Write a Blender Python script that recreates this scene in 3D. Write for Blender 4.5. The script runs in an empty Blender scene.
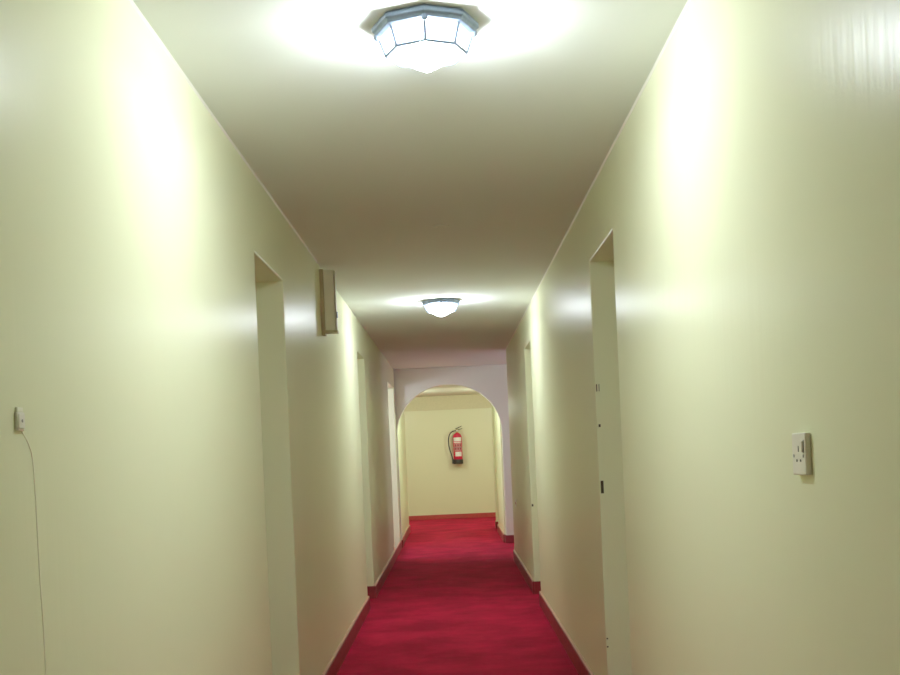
import bpy, bmesh, math, random
from mathutils import Vector, Matrix
random.seed(4)
PI = math.pi
SC = bpy.context.scene
COL = SC.collection

# ------------------------------------------------------------------ dimensions (metres, corridor runs along +Y)
XL, XR = -0.79, 0.71            # corridor side walls
CAMZ = 1.35
HC = CAMZ + 1.216               # corridor ceiling
HF = CAMZ + 1.125               # lower ceiling beyond the arch
FOC = 1140.0                    # focal length in pixels of the 900 px frame
Y0 = -2.2
YARCH, TARCH = 16.38, 0.14
YFAR = 19.6
YEND = 22.95
TW = 0.24                       # side wall thickness

# ------------------------------------------------------------------ materials
def nodes(name):
    m = bpy.data.materials.new(name); m.use_nodes = True
    nt = m.node_tree
    return m, nt, nt.nodes, nt.links, nt.nodes['Principled BSDF']

def lin(c):
    return tuple(((v/255.0)/12.92 if v/255.0 <= .04045 else ((v/255.0+.055)/1.055)**2.4) for v in c) + (1,)

def plain(name, col, rough=.5, metal=0.0, spec=.5, var=.06, scale=30):
    m, nt, N, Lk, b = nodes(name)
    tc = N.new('ShaderNodeTexCoord'); nz = N.new('ShaderNodeTexNoise'); nz.inputs['Scale'].default_value = scale
    nz.inputs['Detail'].default_value = 3
    Lk.new(tc.outputs['Object'], nz.inputs['Vector'])
    cr = N.new('ShaderNodeValToRGB')
    cr.color_ramp.elements[0].position = .3; cr.color_ramp.elements[1].position = .7
    cr.color_ramp.elements[0].color = tuple(max(0, c*(1-var)) for c in col[:3]) + (1,)
    cr.color_ramp.elements[1].color = tuple(min(1, c*(1+var)) for c in col[:3]) + (1,)
    Lk.new(nz.outputs['Fac'], cr.inputs['Fac']); Lk.new(cr.outputs['Color'], b.inputs['Base Color'])
    b.inputs['Roughness'].default_value = rough; b.inputs['Metallic'].default_value = metal
    b.inputs['Specular IOR Level'].default_value = spec
    return m

def paint(name, col, rough, bump=.06, spec=.5, brush=(14, 14, 2.2), var=.015, dull=.5):
    """Emulsion / gloss paint over plaster: faint colour mottling, brush strokes, waviness."""
    m, nt, N, Lk, b = nodes(name)
    tc = N.new('ShaderNodeTexCoord')
    n1 = N.new('ShaderNodeTexNoise'); n1.inputs['Scale'].default_value = .9; n1.inputs['Detail'].default_value = 1
    Lk.new(tc.outputs['Object'], n1.inputs['Vector'])
    cr = N.new('ShaderNodeValToRGB')
    cr.color_ramp.elements[0].position = .3; cr.color_ramp.elements[1].position = .72
    cr.color_ramp.elements[0].color = tuple(c*(1-var) for c in col[:3]) + (1,)
    cr.color_ramp.elements[1].color = tuple(min(1, c*(1+var)) for c in col[:3]) + (1,)
    Lk.new(n1.outputs['Fac'], cr.inputs['Fac']); Lk.new(cr.outputs['Color'], b.inputs['Base Color'])
    mp = N.new('ShaderNodeMapping'); mp.inputs['Scale'].default_value = brush
    Lk.new(tc.outputs['Object'], mp.inputs['Vector'])
    n2 = N.new('ShaderNodeTexNoise'); n2.inputs['Scale'].default_value = 1.0; n2.inputs['Detail'].default_value = 2
    n2.inputs['Roughness'].default_value = .6
    Lk.new(mp.outputs['Vector'], n2.inputs['Vector'])
    bp = N.new('ShaderNodeBump'); bp.inputs['Strength'].default_value = bump; bp.inputs['Distance'].default_value = .02
    Lk.new(n2.outputs['Fac'], bp.inputs['Height']); Lk.new(bp.outputs['Normal'], b.inputs['Normal'])
    b.inputs['Roughness'].default_value = rough
    b.inputs['Specular IOR Level'].default_value = spec
    # dull patches of the emulsion: part of the surface has no gloss at all
    df = N.new('ShaderNodeBsdfDiffuse'); mx = N.new('ShaderNodeMixShader'); mx.inputs[0].default_value = dull
    Lk.new(cr.outputs['Color'], df.inputs['Color']); Lk.new(bp.outputs['Normal'], df.inputs['Normal'])
    Lk.new(b.outputs[0], mx.inputs[1]); Lk.new(df.outputs[0], mx.inputs[2]); Lk.new(mx.outputs[0], N['Material Output'].inputs['Surface'])
    return m

def carpet_mat():
    m, nt, N, Lk, b = nodes('red_carpet')
    tc = N.new('ShaderNodeTexCoord')
    n1 = N.new('ShaderNodeTexNoise'); n1.inputs['Scale'].default_value = 2.2; n1.inputs['Detail'].default_value = 5
    n1.inputs['Roughness'].default_value = .65
    n2 = N.new('ShaderNodeTexNoise'); n2.inputs['Scale'].default_value = 160; n2.inputs['Detail'].default_value = 2
    Lk.new(tc.outputs['Object'], n1.inputs['Vector']); Lk.new(tc.outputs['Object'], n2.inputs['Vector'])
    cr = N.new('ShaderNodeValToRGB')
    cr.color_ramp.elements[0].position = .36; cr.color_ramp.elements[0].color = (.36, .005, .032, 1)
    cr.color_ramp.elements[1].position = .66; cr.color_ramp.elements[1].color = (.66, .012, .060, 1)
    Lk.new(n1.outputs['Fac'], cr.inputs['Fac'])
    mx = N.new('ShaderNodeMix'); mx.data_type = 'RGBA'; mx.blend_type = 'MULTIPLY'; mx.inputs[0].default_value = .35
    Lk.new(cr.outputs['Color'], mx.inputs[6]); Lk.new(n2.outputs['Fac'], mx.inputs[7])
    Lk.new(mx.outputs[2], b.inputs['Base Color'])
    bp = N.new('ShaderNodeBump'); bp.inputs['Strength'].default_value = .5; bp.inputs['Distance'].default_value = .01
    Lk.new(n2.outputs['Fac'], bp.inputs['Height']); Lk.new(bp.outputs['Normal'], b.inputs['Normal'])
    b.inputs['Roughness'].default_value = .95; b.inputs['Specular IOR Level'].default_value = .04
    b.inputs['Sheen Weight'].default_value = .08; b.inputs['Sheen Tint'].default_value = (1, .3, .4, 1)
    return m

def lamp_glass(name, glow, col=(0.93, 0.97, 1.0)):
    """Clear prismatic bowl: mostly see-through, a soft glow scattered inside the glass, glossy skin."""
    m, nt, N, Lk, b = nodes(name)
    out = N['Material Output']
    tc = N.new('ShaderNodeTexCoord')
    wv = N.new('ShaderNodeTexNoise'); wv.inputs['Scale'].default_value = 45
    Lk.new(tc.outputs['Object'], wv.inputs['Vector'])
    mr = N.new('ShaderNodeMapRange'); mr.inputs['To Min'].default_value = glow*.8; mr.inputs['To Max'].default_value = glow*1.2
    Lk.new(wv.outputs['Fac'], mr.inputs['Value'])
    b.inputs['Base Color'].default_value = (.9, .92, .95, 1); b.inputs['Roughness'].default_value = .12
    b.inputs['Emission Color'].default_value = col + (1,)
    Lk.new(mr.outputs['Result'], b.inputs['Emission Strength'])
    tr = N.new('ShaderNodeBsdfTransparent'); mx = N.new('ShaderNodeMixShader'); mx.inputs[0].default_value = .25
    Lk.new(tr.outputs[0], mx.inputs[1]); Lk.new(b.outputs[0], mx.inputs[2]); Lk.new(mx.outputs[0], out.inputs['Surface'])
    return m

def bulb_mat(name, strength, col):
    m, nt, N, Lk, b = nodes(name)
    b.inputs['Base Color'].default_value = (.9, .9, .9, 1)
    b.inputs['Emission Color'].default_value = col + (1,)
    b.inputs['Emission Strength'].default_value = strength
    return m

WALL = (.78, .795, .55, 1)
M_WALL = paint('cream_gloss_paint', WALL, .30, bump=.05, spec=.3, brush=(24, 18, 1.2))
M_CEIL = paint('cream_ceiling_paint', (.735, .765, .745, 1), .8, bump=.04, brush=(6, 6, 6), spec=.12)
M_ARCH = paint('arch_cream_paint', (.76, .74, .63, 1), .5, bump=.06, brush=(8, 8, 8))
M_DOOR = paint('pale_green_cream_door_paint', (.74, .74, .55, 1), .4, bump=.04, brush=(40, 40, 2))
M_BEAD = plain('white_filler_bead', (.88, .87, .78), .5, var=.02)
M_CARPET = carpet_mat()
M_SKIRT = plain('maroon_varnished_wood', (.26, .020, .032), .45, var=.2, scale=14)
M_EDGE = plain('salmon_edge', (.62, .36, .24), .5, var=.1, scale=6)
M_IRON = plain('blue_grey_metal', (.17, .22, .31), .45, metal=.35, var=.15, scale=40)
M_WHITEP = plain('ivory_plastic', (.80, .78, .68), .35, var=.02)
M_BOX = plain('beige_olive_enamel', (.92, .90, .74), .5, var=.04, scale=12)
M_BOXD = plain('dark_olive_enamel', (.52, .45, .28), .5, var=.1, scale=12)
M_DARK = plain('black_plastic', (.015, .015, .015), .45, var=.2)
M_RED = plain('extinguisher_red_enamel', (.60, .018, .060), .25, var=.05)
M_RUB = plain('black_rubber', (.02, .018, .016), .6, var=.2)
M_BRASS = plain('dull_brass', (.45, .33, .12), .35, metal=.9, var=.15)
M_STEEL = plain('brushed_steel', (.35, .34, .32), .35, metal=.9, var=.1)
M_LABEL = plain('white_paper_label', (.85, .83, .80), .5, var=.02)
M_PINK = plain('faded_pink_print', (.62, .25, .27), .5, var=.05)
M_PRINT = plain('dark_red_print', (.30, .02, .03), .5, var=.05)
M_RUST = plain('worn_bronze_metal', (.07, .05, .03), .5, metal=.5, var=.3, scale=80)
M_LAMP = lamp_glass('glowing_prismatic_glass', 4.5)
M_BULB = bulb_mat('fluorescent_tube', 540.0, (.88, .97, 1.0))

# ------------------------------------------------------------------ mesh helpers
def link(name, bm, mat, parent=None, smooth=False, bevel=0.0, seg=2):
    me = bpy.data.meshes.new(name)
    bmesh.ops.recalc_face_normals(bm, faces=bm.faces)
    bm.to_mesh(me); bm.free()
    me.materials.append(mat)
    o = bpy.data.objects.new(name, me); COL.objects.link(o)
    if smooth:
        for p in me.polygons: p.use_smooth = True
    if parent: o.parent = parent
    if bevel:
        b = o.modifiers.new('bevel', 'BEVEL'); b.width = bevel; b.segments = seg
        b.limit_method = 'ANGLE'; b.angle_limit = math.radians(35); b.harden_normals = False
    return o

def add_box(bm, x0, x1, y0, y1, z0, z1):
    v = [bm.verts.new(p) for p in ((x0,y0,z0),(x1,y0,z0),(x1,y1,z0),(x0,y1,z0),(x0,y0,z1),(x1,y0,z1),(x1,y1,z1),(x0,y1,z1))]
    for f in ((0,1,2,3),(4,5,6,7),(0,1,5,4),(1,2,6,5),(2,3,7,6),(3,0,4,7)):
        bm.faces.new([v[i] for i in f])

def box(*a):
    bm = bmesh.new(); add_box(bm, *a); return bm

def add_prism(bm, pts, d):
    """closed outline of 3-D points swept by vector d"""
    d = Vector(d)
    a = [bm.verts.new(p) for p in pts]; b = [bm.verts.new(Vector(p)+d) for p in pts]
    n = len(pts)
    bm.faces.new(a); bm.faces.new(list(reversed(b)))
    for i in range(n):
        bm.faces.new((a[i], a[(i+1) % n], b[(i+1) % n], b[i]))

def prism(pts, d):
    bm = bmesh.new(); add_prism(bm, pts, d); return bm

def add_lathe(bm, prof, n=24, c=(0,0,0), rot=0.0, caps=True):
    """profile of (radius, z) rings about the z axis"""
    rings = []
    for r, z in prof:
        if r < 1e-6:
            rings.append([bm.verts.new((c[0], c[1], c[2]+z))])
        else:
            rings.append([bm.verts.new((c[0]+r*math.cos(rot+2*PI*i/n), c[1]+r*math.sin(rot+2*PI*i/n), c[2]+z)) for i in range(n)])
    for a, b in zip(rings, rings[1:]):
        for i in range(n):
            j = (i+1) % n
            if len(a) == 1 and len(b) == 1: continue
            if len(a) == 1: bm.faces.new((a[0], b[j], b[i]))
            elif len(b) == 1: bm.faces.new((a[i], a[j], b[0]))
            else: bm.faces.new((a[i], a[j], b[j], b[i]))
    if caps:
        for r in (rings[0], rings[-1]):
            if len(r) > 2: bm.faces.new(r)

def lathe(prof, n=24, c=(0,0,0), rot=0.0, caps=True):
    bm = bmesh.new(); add_lathe(bm, prof, n, c, rot, caps); return bm

def add_tube(bm, pts, r, n=8):
    pts = [Vector(p) for p in pts]
    rings = []
    up = Vector((0, 0, 1))
    for i, p in enumerate(pts):
        t = (pts[min(i+1, len(pts)-1)] - pts[max(i-1, 0)]).normalized()
        a = t.cross(up)
        if a.length < 1e-3: a = t.cross(Vector((0, 1, 0)))
        a.normalize(); b = t.cross(a).normalized()
        rr = r[i] if isinstance(r, (list, tuple)) else r
        rings.append([bm.verts.new(p + a*rr*math.cos(2*PI*k/n) + b*rr*math.sin(2*PI*k/n)) for k in range(n)])
    for a, b in zip(rings, rings[1:]):
        for k in range(n):
            bm.faces.new((a[k], a[(k+1) % n], b[(k+1) % n], b[k]))
    bm.faces.new(rings[0]); bm.faces.new(list(reversed(rings[-1])))

def tube(pts, r, n=8):
    bm = bmesh.new(); add_tube(bm, pts, r, n); return bm

def smooth_path(pts, sub=8):
    """Catmull-Rom"""
    P = [Vector(p) for p in pts]; out = []
    for i in range(len(P)-1):
        p0, p1, p2, p3 = P[max(i-1,0)], P[i], P[i+1], P[min(i+2,len(P)-1)]
        for k in range(sub):
            t = k/sub
            out.append(.5*((2*p1)+(p2-p0)*t+(2*p0-5*p1+4*p2-p3)*t*t+(3*p1-p0-3*p2+p3)*t**3))
    out.append(P[-1]); return out

def thing(name, label, cat, loc, group=None, rot=(0,0,0)):
    o = bpy.data.objects.new(name, None); COL.objects.link(o)
    o.empty_display_size = .05
    o.location = loc; o.rotation_euler = rot
    o['label'] = label; o['category'] = cat
    if group: o['group'] = group
    return o

def struct(name, bm, mat, label=None, bevel=0.0, **k):
    o = link(name, bm, mat, bevel=bevel, **k); o['kind'] = 'structure'
    if label: o['label'] = label
    return o

def dup(root, loc, label):
    r = root.copy(); COL.objects.link(r); r.location = loc; r['label'] = label
    for ch in list(root.children):
        c = ch.copy(); COL.objects.link(c); c.parent = r
        for g in list(ch.children):
            d = g.copy(); COL.objects.link(d); d.parent = c
    return r

# ------------------------------------------------------------------ setting: floor, ceilings
struct('floor', box(-3.4, 3.4, Y0-.2, YEND+.2, -.12, 0), M_CARPET, 'red carpet running the length of the corridor')
struct('ceiling', prism([(-2.6, Y0-.2, HC), (-2.6, YARCH, HC), (2.6, YARCH, HC), (2.6, Y0-.2, HC)], (0, 0, .14)), M_CEIL,
       'cream painted corridor ceiling')
struct('ceiling_far', box(-3.4, 3.4, YARCH+TARCH, YEND+.2, HF, HF+.14), paint('pale_green_cream_ceiling', (.74, .79, .60, 1), .8, bump=.04, brush=(6, 6, 6), spec=.12), 'lower ceiling seen through the arch')

# ------------------------------------------------------------------ side walls: one outline in (y, z) with a notch for every opening
def wall_outline(ya, yb, ztop, openings):
    pts = [(ya, ztop), (ya, 0)]
    for a, b, h in openings:
        if a > ya + 1e-4: pts += [(a, 0), (a, h)]
        else: pts[-1] = (a, h)
        if b < yb - 1e-4: pts += [(b, h), (b, 0)]
        else: pts += [(b, h)]
    if not (openings and openings[-1][1] >= yb-1e-4): pts.append((yb, 0))
    pts.append((yb, ztop))
    return pts

D_L1 = (4.765, 5.575, CAMZ+.870); D_R1 = (4.765, 5.565, CAMZ+.897)
D_L2 = (9.95, 10.75, CAMZ+.912);  D_R2 = (9.77, 10.565, CAMZ+.922)
D_L3 = (14.64, 16.20, CAMZ+.935)
YR_END = 13.90
wl = struct('wall_left', prism([(XL, y, z) for y, z in wall_outline(Y0, YARCH, HC, [D_L1, D_L2, D_L3])], (-TW, 0, 0)), M_WALL,
            'cream painted left wall', bevel=.006)
wr = struct('wall_right', prism([(XR, y, z) for y, z in wall_outline(Y0, YR_END, HC, [D_R1, D_R2])], (TW, 0, 0)), M_WALL,
            'cream painted right wall', bevel=.006)
struct('wall_back', box(-2.6, 2.6, Y0-.2, Y0, 0, HC), M_WALL)

# arch wall: outline in (x, z)
acx, aw, asp, arise = -.022, .752, CAMZ+.27, .695
pts = [(-2.6, HC), (-2.6, 0), (acx-aw, 0), (acx-aw, asp)]
for i in range(1, 40):
    t = PI - PI*i/40
    pts.append((acx+aw*math.cos(t), asp+arise*math.sin(t)))
pts += [(acx+aw, asp), (acx+aw, 0), (2.6, 0), (2.6, HC)]
struct('wall_arch', prism([(x, YARCH, z) for x, z in pts], (0, TARCH, 0)), M_ARCH, 'cross wall pierced by a round arch', bevel=.005)

# side room behind the third left opening and side passage on the right, both before the arch wall
struct('wall_side_room', prism([(XL-TW, 14.25, 0), (-2.4, 14.25, 0), (-2.4, YARCH, 0), (-2.6, YARCH, 0), (-2.6, 14.05, 0), (XL-TW, 14.05, 0)], (0, 0, HC)), M_ARCH)
struct('wall_side_passage', prism([(XR+TW, YR_END, 0), (2.4, YR_END, 0), (2.4, YARCH, 0), (2.6, YARCH, 0), (2.6, YR_END-.2, 0), (XR+TW, YR_END-.2, 0)], (0, 0, HC)), M_ARCH)

# beyond the arch
YA2 = YARCH+TARCH
struct('wall_left_far', prism([(XL, YA2, 0), (XL, YFAR, 0), (-3.4, YFAR, 0), (-3.4, YFAR-.2, 0), (XL-.2, YFAR-.2, 0), (XL-.2, YA2, 0)], (0, 0, HF)), M_WALL,
       bevel=.005)
D_R3 = (18.75, 19.58, CAMZ+.93)
struct('wall_right_far', prism([(XR, y, z) for y, z in wall_outline(YA2, YFAR+.14, HF, [D_R3])], (.2, 0, 0)), M_WALL, bevel=.005)
struct('wall_right_return', box(XR+.2, 3.4, YFAR-.06, YFAR+.14, 0, HF), M_WALL)
struct('wall_end', box(-3.4, 3.4, YEND, YEND+.2, 0, HF), M_WALL, 'cream end wall with the fire extinguisher')
struct('wall_end_left', box(-3.4, -3.2, YFAR, YEND, 0, HF), M_WALL)
struct('wall_end_right', box(3.2, 3.4, YFAR+.14, YEND, 0, HF), M_WALL)

# thin filler beads along the wall/ceiling joints
def bead(name, x, ya, yb, z, s):
    struct(name, prism([(x, ya, z), (x+s*.006, ya, z), (x, ya, z-.006)], (0, yb-ya, 0)), M_BEAD, 'pale bead along the wall and ceiling joint')
bead('trim_1', XL, Y0, 7.08, HC, 1)
bead('trim_2', XR, Y0, YR_END, HC, -1)

# ------------------------------------------------------------------ skirting boards, broken at the openings and turned into the jambs
BH, BT = .115, .018
def skirting(name, x, s, runs):
    """runs: (y0, y1, wrap0, wrap1); s = +1 when the corridor is on +x side of the board"""
    bm = bmesh.new()
    for a, b, w0, w1 in runs:
        lo, hi = (x, x+s*BT) if s > 0 else (x+s*BT, x)
        add_box(bm, lo, hi, a-(BT if w0 else 0), b+(BT if w1 else 0), 0, BH)
        for yy, w in ((a-BT, w0), (b, w1)):
            if w:
                q = (x-.12, x) if s > 0 else (x, x+.12)
                add_box(bm, q[0], q[1], yy, yy+BT, 0, BH)
    o = struct(name, bm, M_SKIRT, 'maroon skirting board', bevel=.003)
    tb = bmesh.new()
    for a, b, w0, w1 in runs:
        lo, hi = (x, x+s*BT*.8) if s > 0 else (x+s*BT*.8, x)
        add_box(tb, lo, hi, a, b, BH, BH+.007)  # thin salmon strip, paler than the board, laid along its top
    e = link('top_edge', tb, M_EDGE, o, bevel=.002); e['label'] = 'pale salmon top edge'
    return o
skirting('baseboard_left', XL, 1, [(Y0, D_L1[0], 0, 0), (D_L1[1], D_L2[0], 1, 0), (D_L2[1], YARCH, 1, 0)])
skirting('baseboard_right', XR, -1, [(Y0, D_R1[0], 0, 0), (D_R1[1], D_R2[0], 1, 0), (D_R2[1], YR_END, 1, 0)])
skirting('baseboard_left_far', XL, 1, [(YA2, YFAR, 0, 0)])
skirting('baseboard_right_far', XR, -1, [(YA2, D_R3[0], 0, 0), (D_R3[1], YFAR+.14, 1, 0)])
bm = bmesh.new(); add_box(bm, acx+aw, 2.4, YARCH-BT, YARCH, 0, BH)
add_box(bm, acx+aw-BT, acx+aw, YARCH-BT, YA2, 0, BH); add_box(bm, acx-aw, acx-aw+BT, YARCH-BT, YA2, 0, BH)
struct('baseboard_arch', bm, M_SKIRT, 'maroon skirting on the arch piers', bevel=.004)
struct('band_end', box(-3.2, 3.2, YEND-.008, YEND, HF-.28, HF), plain('tan_band', (.68, .64, .41), .6, var=.03), 'tan band along the top of the end wall', bevel=.003)  # nearly flush band of one tone, darker than the wall below
struct('baseboard_end', box(-3.2, 3.2, YEND-BT, YEND, 0, .09), plain('crimson_skirting', (.48, .05, .05), .45, var=.15), 'maroon skirting across the end wall', bevel=.004)

# ------------------------------------------------------------------ doors set back in the reveals
def door(n, side, x, op, strikes=()):
    a, b, h = op
    s = -1 if side == 'left' else 1             # outwards, into the room
    f = x + s*.165
    bm = bmesh.new()
    lo, hi = sorted((f, f+s*.04))
    add_box(bm, lo, hi, a+.048, b-.048, .006, h-.048)
    root = struct('door_%d' % n, bm, M_DOOR, 'pale painted door set deep in its opening', bevel=.003)
    # frame: two jambs and a head in one outline
    fx = x + s*.15
    fr = prism([(fx, a+.002, 0), (fx, a+.002, h-.002), (fx, b-.002, h-.002), (fx, b-.002, 0), (fx, b-.045, 0), (fx, b-.045, h-.045), (fx, a+.045, h-.045), (fx, a+.045, 0)], (s*.07, 0, 0))
    link('door_frame', fr, M_DOOR, root, bevel=.003)
    # recessed panels
    for z0, z1 in ((.18, .92), (1.08, h-.2)):
        pb = bmesh.new(); lo, hi = sorted((f-s*.006, f+s*.002))
        for q in ((a+.15, a+.17), (b-.17, b-.15)): add_box(pb, lo, hi, q[0], q[1], z0, z1)
        for q in ((z0, z0+.02), (z1-.02, z1)): add_box(pb, lo, hi, a+.17, b-.17, q[0], q[1])
        link('door_panel', pb, M_DOOR, root, bevel=.002)
    # lever handle
    hb = bmesh.new(); lo, hi = sorted((f, f-s*.008)); add_box(hb, lo, hi, a+.085, a+.125, .95, 1.13)
    add_tube(hb, [(f, a+.105, 1.07), (f-s*.05, a+.105, 1.07), (f-s*.055, a+.13, 1.07), (f-s*.05, a+.22, 1.068)], .008, 10)
    link('door_handle', hb, M_RUST, root, bevel=.001)
    # plates let into the far jamb
    for dx, z, wx, hz, kind in strikes:
        pb = bmesh.new()
        x0, x1 = sorted((x+s*dx, x+s*(dx+wx)))
        add_box(pb, x0, x1, b-.004, b+.001, z-hz/2, z+hz/2)
        link(kind, pb, M_RUST, root, bevel=.0015)
    return root
door(1, 'left', XL, D_L1)
door(2, 'right', XR, D_R1, [(.006, CAMZ+.28, .005, .036, 'latch_plate'), (.019, CAMZ+.28, .003, .036, 'latch_plate'),
                            (.010, CAMZ+.095, .010, .014, 'keyhole'), (.008, CAMZ-.205, .014, .062, 'latch_plate'),
                            (.004, CAMZ-.945, .008, .007, 'screw_plate'), (.004, CAMZ-.985, .008, .007, 'screw_plate')])
door(3, 'left', XL, D_L2)
door(4, 'right', XR, D_R2, [(.006, CAMZ-.53, .016, .022, 'latch_plate')])
door(5, 'right', XR, D_R3)

# ------------------------------------------------------------------ ceiling lights: octagonal caged bulkheads
def ceiling_light(loc, label):
    t = thing('ceiling_light', label, 'ceiling light', loc, 'caged octagonal ceiling lights')
    r0 = PI/8*0
    n = 8
    base = lathe([(.115, 0), (.148, -.002), (.153, -.009), (.152, -.019), (.145, -.024), (.143, -.031), (.130, -.036), (.120, -.036), (.118, -.028)], n, rot=r0, caps=True)
    b = link('base', base, M_IRON, t, bevel=.002)
    # corner clips with screws on the rim
    for k in range(4):
        a = r0 + PI/2*k
        bm = bmesh.new()
        add_lathe(bm, [(.009, -.028), (.009, -.038), (.006, -.043), (0, -.044)], 10, (math.cos(a)*.137, math.sin(a)*.137, 0))
        link('rim_screw', bm, M_IRON, b)
    bowl = lathe([(.119, -.031), (.119, -.042), (.112, -.070), (.104, -.086), (.070, -.104), (.034, -.124), (0, -.134)], 32, rot=r0, caps=True)
    link('glass_bowl', bowl, M_LAMP, t, smooth=True)
    bu = bmesh.new(); add_lathe(bu, [(0, -.085), (.014, -.083), (.021, -.074), (.021, .074), (.014, .083), (0, .085)], 16)
    bmesh.ops.transform(bu, matrix=Matrix.Translation((0, 0, -.093)) @ Matrix.Rotation(PI/2, 4, 'X'), verts=bu.verts)
    link('bulb', bu, M_BULB, t, smooth=True)
    # cage: eight side bars, bottom ring, sloping bars to a small boss
    def P(r, z, k): return (r*math.cos(r0+2*PI*k/n), r*math.sin(r0+2*PI*k/n), z)
    for k in range(n):
        link('cage_bar', tube([P(.132, -.036, k), P(.126, -.055, k), P(.1135, -.088, k)], .0046, 6), M_IRON, t)
    ring = bmesh.new()
    for k in range(n):
        add_tube(ring, [P(.1135, -.088, k), P(.1135, -.088, k+1)], .0046, 6)
    link('cage_ring', ring, M_IRON, t)
    return t
L1 = ceiling_light((-.024, 3.232, HC), 'large caged octagonal ceiling light nearest, at the top of the view')
L2 = dup(L1, (-.037, 9.15, HC), 'small distant caged ceiling light hanging halfway to the arch')

# round blank plate on the ceiling between the two lights
t = thing('blanking_plate', 'small round painted plate on the ceiling between the two lights', 'ceiling plate', (-.006, 6.14, HC))
link('plate', lathe([(.043, 0), (.043, -.004), (.041, -.006), (0, -.0065)], 28), M_CEIL, t, smooth=False)
for sx in (-.024, .024):
    link('screw', lathe([(.004, -.006), (.004, -.0072), (0, -.0075)], 10, (sx, 0, 0)), M_BEAD, t)

# ------------------------------------------------------------------ beige box high on the left wall
yb = 7.22
t = thing('wall_box', 'narrow beige metal box projecting from the left wall just under the ceiling', 'wall box', (XL, yb, CAMZ+.782))
link('back_plate', box(0, .024, -.02, .06, -.012, .405), M_BOXD, t, bevel=.003)
c = link('cover', box(.024, .088, -.012, .055, .018, .400), M_BOX, t, bevel=.004)
link('bottom_flange', box(.024, .103, -.016, .058, 0, .018), M_BOXD, t, bevel=.003)
link('edge_strip', box(.090, .097, -.006, .05, .018, .395), M_BOXD, c, bevel=.002)
link('latch', box(.097, .104, -.004, .02, .095, .135), M_IRON, c, bevel=.002)

# ------------------------------------------------------------------ switched socket on the right wall
ys, zs = 2.297, CAMZ-.035
t = thing('wall_socket', 'ivory switched three-pin power socket on the right wall', 'power socket', (XR, ys, zs))
p = link('face_plate', box(-.0125, 0, -.044, .044, -.0425, .0425), M_WHITEP, t, bevel=.003, seg=3)
# on the right wall the near side (-y) is right in view
def slot(y0, y1, z0, z1, name='pin_slot'):
    return link(name, box(-.0130, -.0115, y0, y1, z0, z1), M_DARK, p)
slot(-.003, .003, .004, .016)
slot(-.016, -.008, -.016, -.011)
slot(.008, .016, -.016, -.011)
r = link('rocker_switch', box(-.0165, -.0115, -.034, -.022, .004, .026), M_WHITEP, t, bevel=.0015)
link('switch_gap', box(-.0132, -.0115, -.0365, -.0335, .002, .028), M_DARK, r)
for yy in (-.031, .031):
    link('screw', lathe([(.0035, 0), (.0035, .0012), (0, .0014)], 10), M_STEEL, t).matrix_local = Matrix.Translation((-.0122, yy, -.004)) @ Matrix.Rotation(-PI/2, 4, 'Y')

# small low socket plate far down the right wall
t = thing('wall_socket', 'tiny pale socket low on the right wall just before the arch', 'power socket', (XR, 13.05, CAMZ-.62))
link('face_plate', box(-.010, 0, -.07, .07, -.04, .04), M_WHITEP, t, bevel=.003)
link('rocker_switch', box(-.014, -.009, -.055, -.03, -.015, .015), M_RED, t, bevel=.001)

# ------------------------------------------------------------------ little junction box and its painted cable on the left wall
yj, zj = 2.084, CAMZ+.094
t = thing('cable_box', 'small grey-white cable outlet box on the left wall', 'cable outlet', (XL, yj, zj))
b = link('box', box(0, .006, -.018, .018, -.022, .012), M_WHITEP, t, bevel=.002)
link('lid', box(.006, .0075, -.014, .014, -.018, .008), M_WHITEP, b, bevel=.0007)
link('grommet', box(.0, .005, -.014, .014, .012, .021), M_BOX, b, bevel=.0015)
link('screw', lathe([(.003, 0), (.003, .001), (0, .0012)], 10), M_STEEL, b).matrix_local = Matrix.Translation((.0075, 0, -.004)) @ Matrix.Rotation(PI/2, 4, 'Y')
c = link('cable', tube(smooth_path([(XL-.0022, yj+.014, zj-.022), (XL-.0022, yj+.045, zj-.045), (XL-.0022, yj+.063, zj-.075), (XL-.0022, yj+.069, zj-.15),
                               (XL-.0022, yj+.074, zj-.30), (XL-.0022, yj+.082, zj-.42), (XL-.0022, yj+.083, zj-.7), (XL-.0022, yj+.083, .004)], 8), .0036, 12), plain('cable_paint', (.86, .86, .66), .45, var=.02), smooth=True)
c['label'] = 'thin cream-painted cable running down the left wall from the outlet box'; c['category'] = 'cable'

# ------------------------------------------------------------------ fire extinguisher on the end wall
R = .092
ex = thing('fire_extinguisher', 'red fire extinguisher with black hose hung on the end wall beyond the arch', 'fire extinguisher',
           (.118, YEND-R-.03, CAMZ-.225))
cyl = link('cylinder', lathe([(0, .0), (R-.006, .0), (R, .012), (R, .48), (R*.98, .510), (R*.90, .540), (R*.74, .566), (R*.52, .584), (.030, .592), (.030, .60), (0, .60)], 32), M_RED, ex, smooth=True)
link('base_skirt', lathe([(R+.004, -.03), (R+.006, -.02), (R+.006, .055), (R+.001, .064)], 32), M_RUB, ex, smooth=True)
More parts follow.
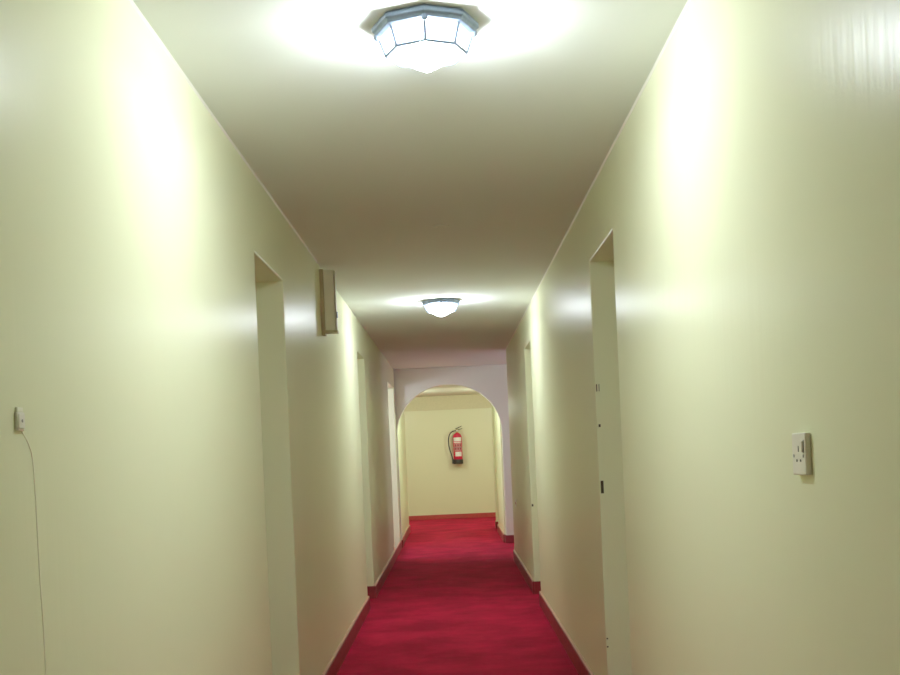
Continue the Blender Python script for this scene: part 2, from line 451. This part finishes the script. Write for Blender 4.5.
# labels wrap round the front (towards -y)
def band(z0, z1, a0, a1, rr, n=14):
    bm = bmesh.new(); lo, hi = [], []
    for i in range(n+1):
        a = -PI/2 + a0 + (a1-a0)*i/n
        lo.append(bm.verts.new((rr*math.cos(a), rr*math.sin(a), z0))); hi.append(bm.verts.new((rr*math.cos(a), rr*math.sin(a), z1)))
    for i in range(n): bm.faces.new((lo[i], lo[i+1], hi[i+1], hi[i]))
    return bm
lab = link('label', band(.425, .500, -.95, .95, R+.0012), M_LABEL, cyl, smooth=True); lab['label'] = 'white upper label'
lab = link('label', band(.395, .412, -.95, .95, R+.0012), M_LABEL, cyl, smooth=True); lab['label'] = 'thin white stripe'
pan = link('instruction_panel', band(.235, .385, -.80, .95, R+.0011), M_PINK, cyl, smooth=True); pan['label'] = 'pinkish panel of dark pictograms'
for a in (-.45, .08, .60):
    for zz in (.255, .320):
        pr = link('pictogram', band(zz, zz+.045, a-.15, a+.15, R+.0016, 6), M_PRINT, pan, smooth=True)
lab = link('label', band(.125, .215, -.60, .85, R+.0012), M_LABEL, cyl, smooth=True); lab['label'] = 'white lower label'
v = link('valve', lathe([(0, .595), (.026, .595), (.026, .615), (.019, .622), (.019, .652), (.024, .656), (.024, .668), (0, .668)], 16), M_BRASS, ex)
link('pressure_gauge', lathe([(.0, 0), (.019, 0), (.019, .014), (0, .015)], 16), M_LABEL, v).matrix_local = Matrix.Translation((0, -.018, .637)) @ Matrix.Rotation(PI/2, 4, 'X')
link('carry_handle', prism([(-.02, -.012, .655), (.02, -.012, .650), (.105, -.012, .668), (.108, -.012, .680), (.02, -.012, .668), (-.02, -.012, .668)], (0, .024, 0)), M_RUB, ex, bevel=.002)
link('squeeze_lever', prism([(-.03, -.012, .672), (.012, -.012, .678), (.10, -.012, .722), (.097, -.012, .732), (.005, -.012, .696), (-.03, -.012, .686)], (0, .024, 0)), M_RUB, ex, bevel=.002)
hose = link('hose', tube(smooth_path([(-.015, -.005, .637), (-.07, -.008, .632), (-.135, -.012, .590), (-.172, -.014, .50), (-.178, -.016, .38), (-.160, -.02, .26), (-.128, -.024, .15), (-.108, -.026, .06)], 8), .0115, 10), M_RUB, ex, smooth=True)
link('nozzle', tube([(-.114, -.026, .085), (-.108, -.026, .06), (-.106, -.027, .0), (-.107, -.027, -.022)], [.013, .015, .019, .022], 12), M_DARK, hose, smooth=True)
link('wall_bracket', box(-.02, .02, R-.004, R+.030, .38, .60), M_STEEL, ex, bevel=.001)
link('strap', tube([(R*1.012*math.cos(a), R*1.012*math.sin(a), .30) for a in [2*PI*i/32 for i in range(33)]], .004, 6), M_STEEL, ex)

# ------------------------------------------------------------------ unseen lamps without fixtures, and added fill lights
def point(name, loc, power, col, rad):
    l = bpy.data.lights.new(name, 'POINT'); l.energy = power; l.color = col; l.shadow_soft_size = rad
    o = bpy.data.objects.new(name, l); COL.objects.link(o); o.location = loc
point('side_room_lamp', (-2.0, 14.8, 2.0), 38, (.72, .80, 1.0), .12)
point('side_passage_lamp', (2.1, 14.4, 2.25), 11, (.58, .66, 1.0), .15)
point('arch_side_lamp', (-.03, 16.9, HF-.075), 28, (.86, 1.0, .86), .04)
point('end_fill_left', (-1.05, 20.8, HF-.36), 26, (.90, 1.0, .82), .08)  # fill pair added out of view to brighten the end wall and far ceiling
point('end_fill_right', (1.02, 20.8, HF-.36), 26, (.90, 1.0, .82), .08)

w = bpy.data.worlds.new('world'); SC.world = w; w.use_nodes = True
w.node_tree.nodes['Background'].inputs[0].default_value = (.9, .9, 1, 1); w.node_tree.nodes['Background'].inputs[1].default_value = .02

# ------------------------------------------------------------------ camera: level, slightly rolled, optical axis along the corridor
cd = bpy.data.cameras.new('camera'); cam = bpy.data.objects.new('camera', cd); COL.objects.link(cam)
cd.sensor_width = 36; cd.lens = FOC*36/900
cd.shift_x = -(452-450)/900; cd.shift_y = (451.5-337.5)/900
cd.clip_start = .05
cam.matrix_world = Matrix.Translation((0, 0, CAMZ)) @ Matrix.Rotation(PI/2, 4, 'X') @ Matrix.Rotation(-math.atan(.0433), 4, 'Z')
SC.camera = cam

SC.cycles.use_denoising = True
SC.cycles.max_bounces = 10; SC.cycles.diffuse_bounces = 7; SC.cycles.glossy_bounces = 4
SC.cycles.caustics_reflective = False
SC.cycles.sample_clamp_indirect = 6
SC.view_settings.view_transform = 'Standard'
SC.view_settings.look = 'None'
SC.view_settings.exposure = 0.30
SC.view_settings.gamma = 1.17
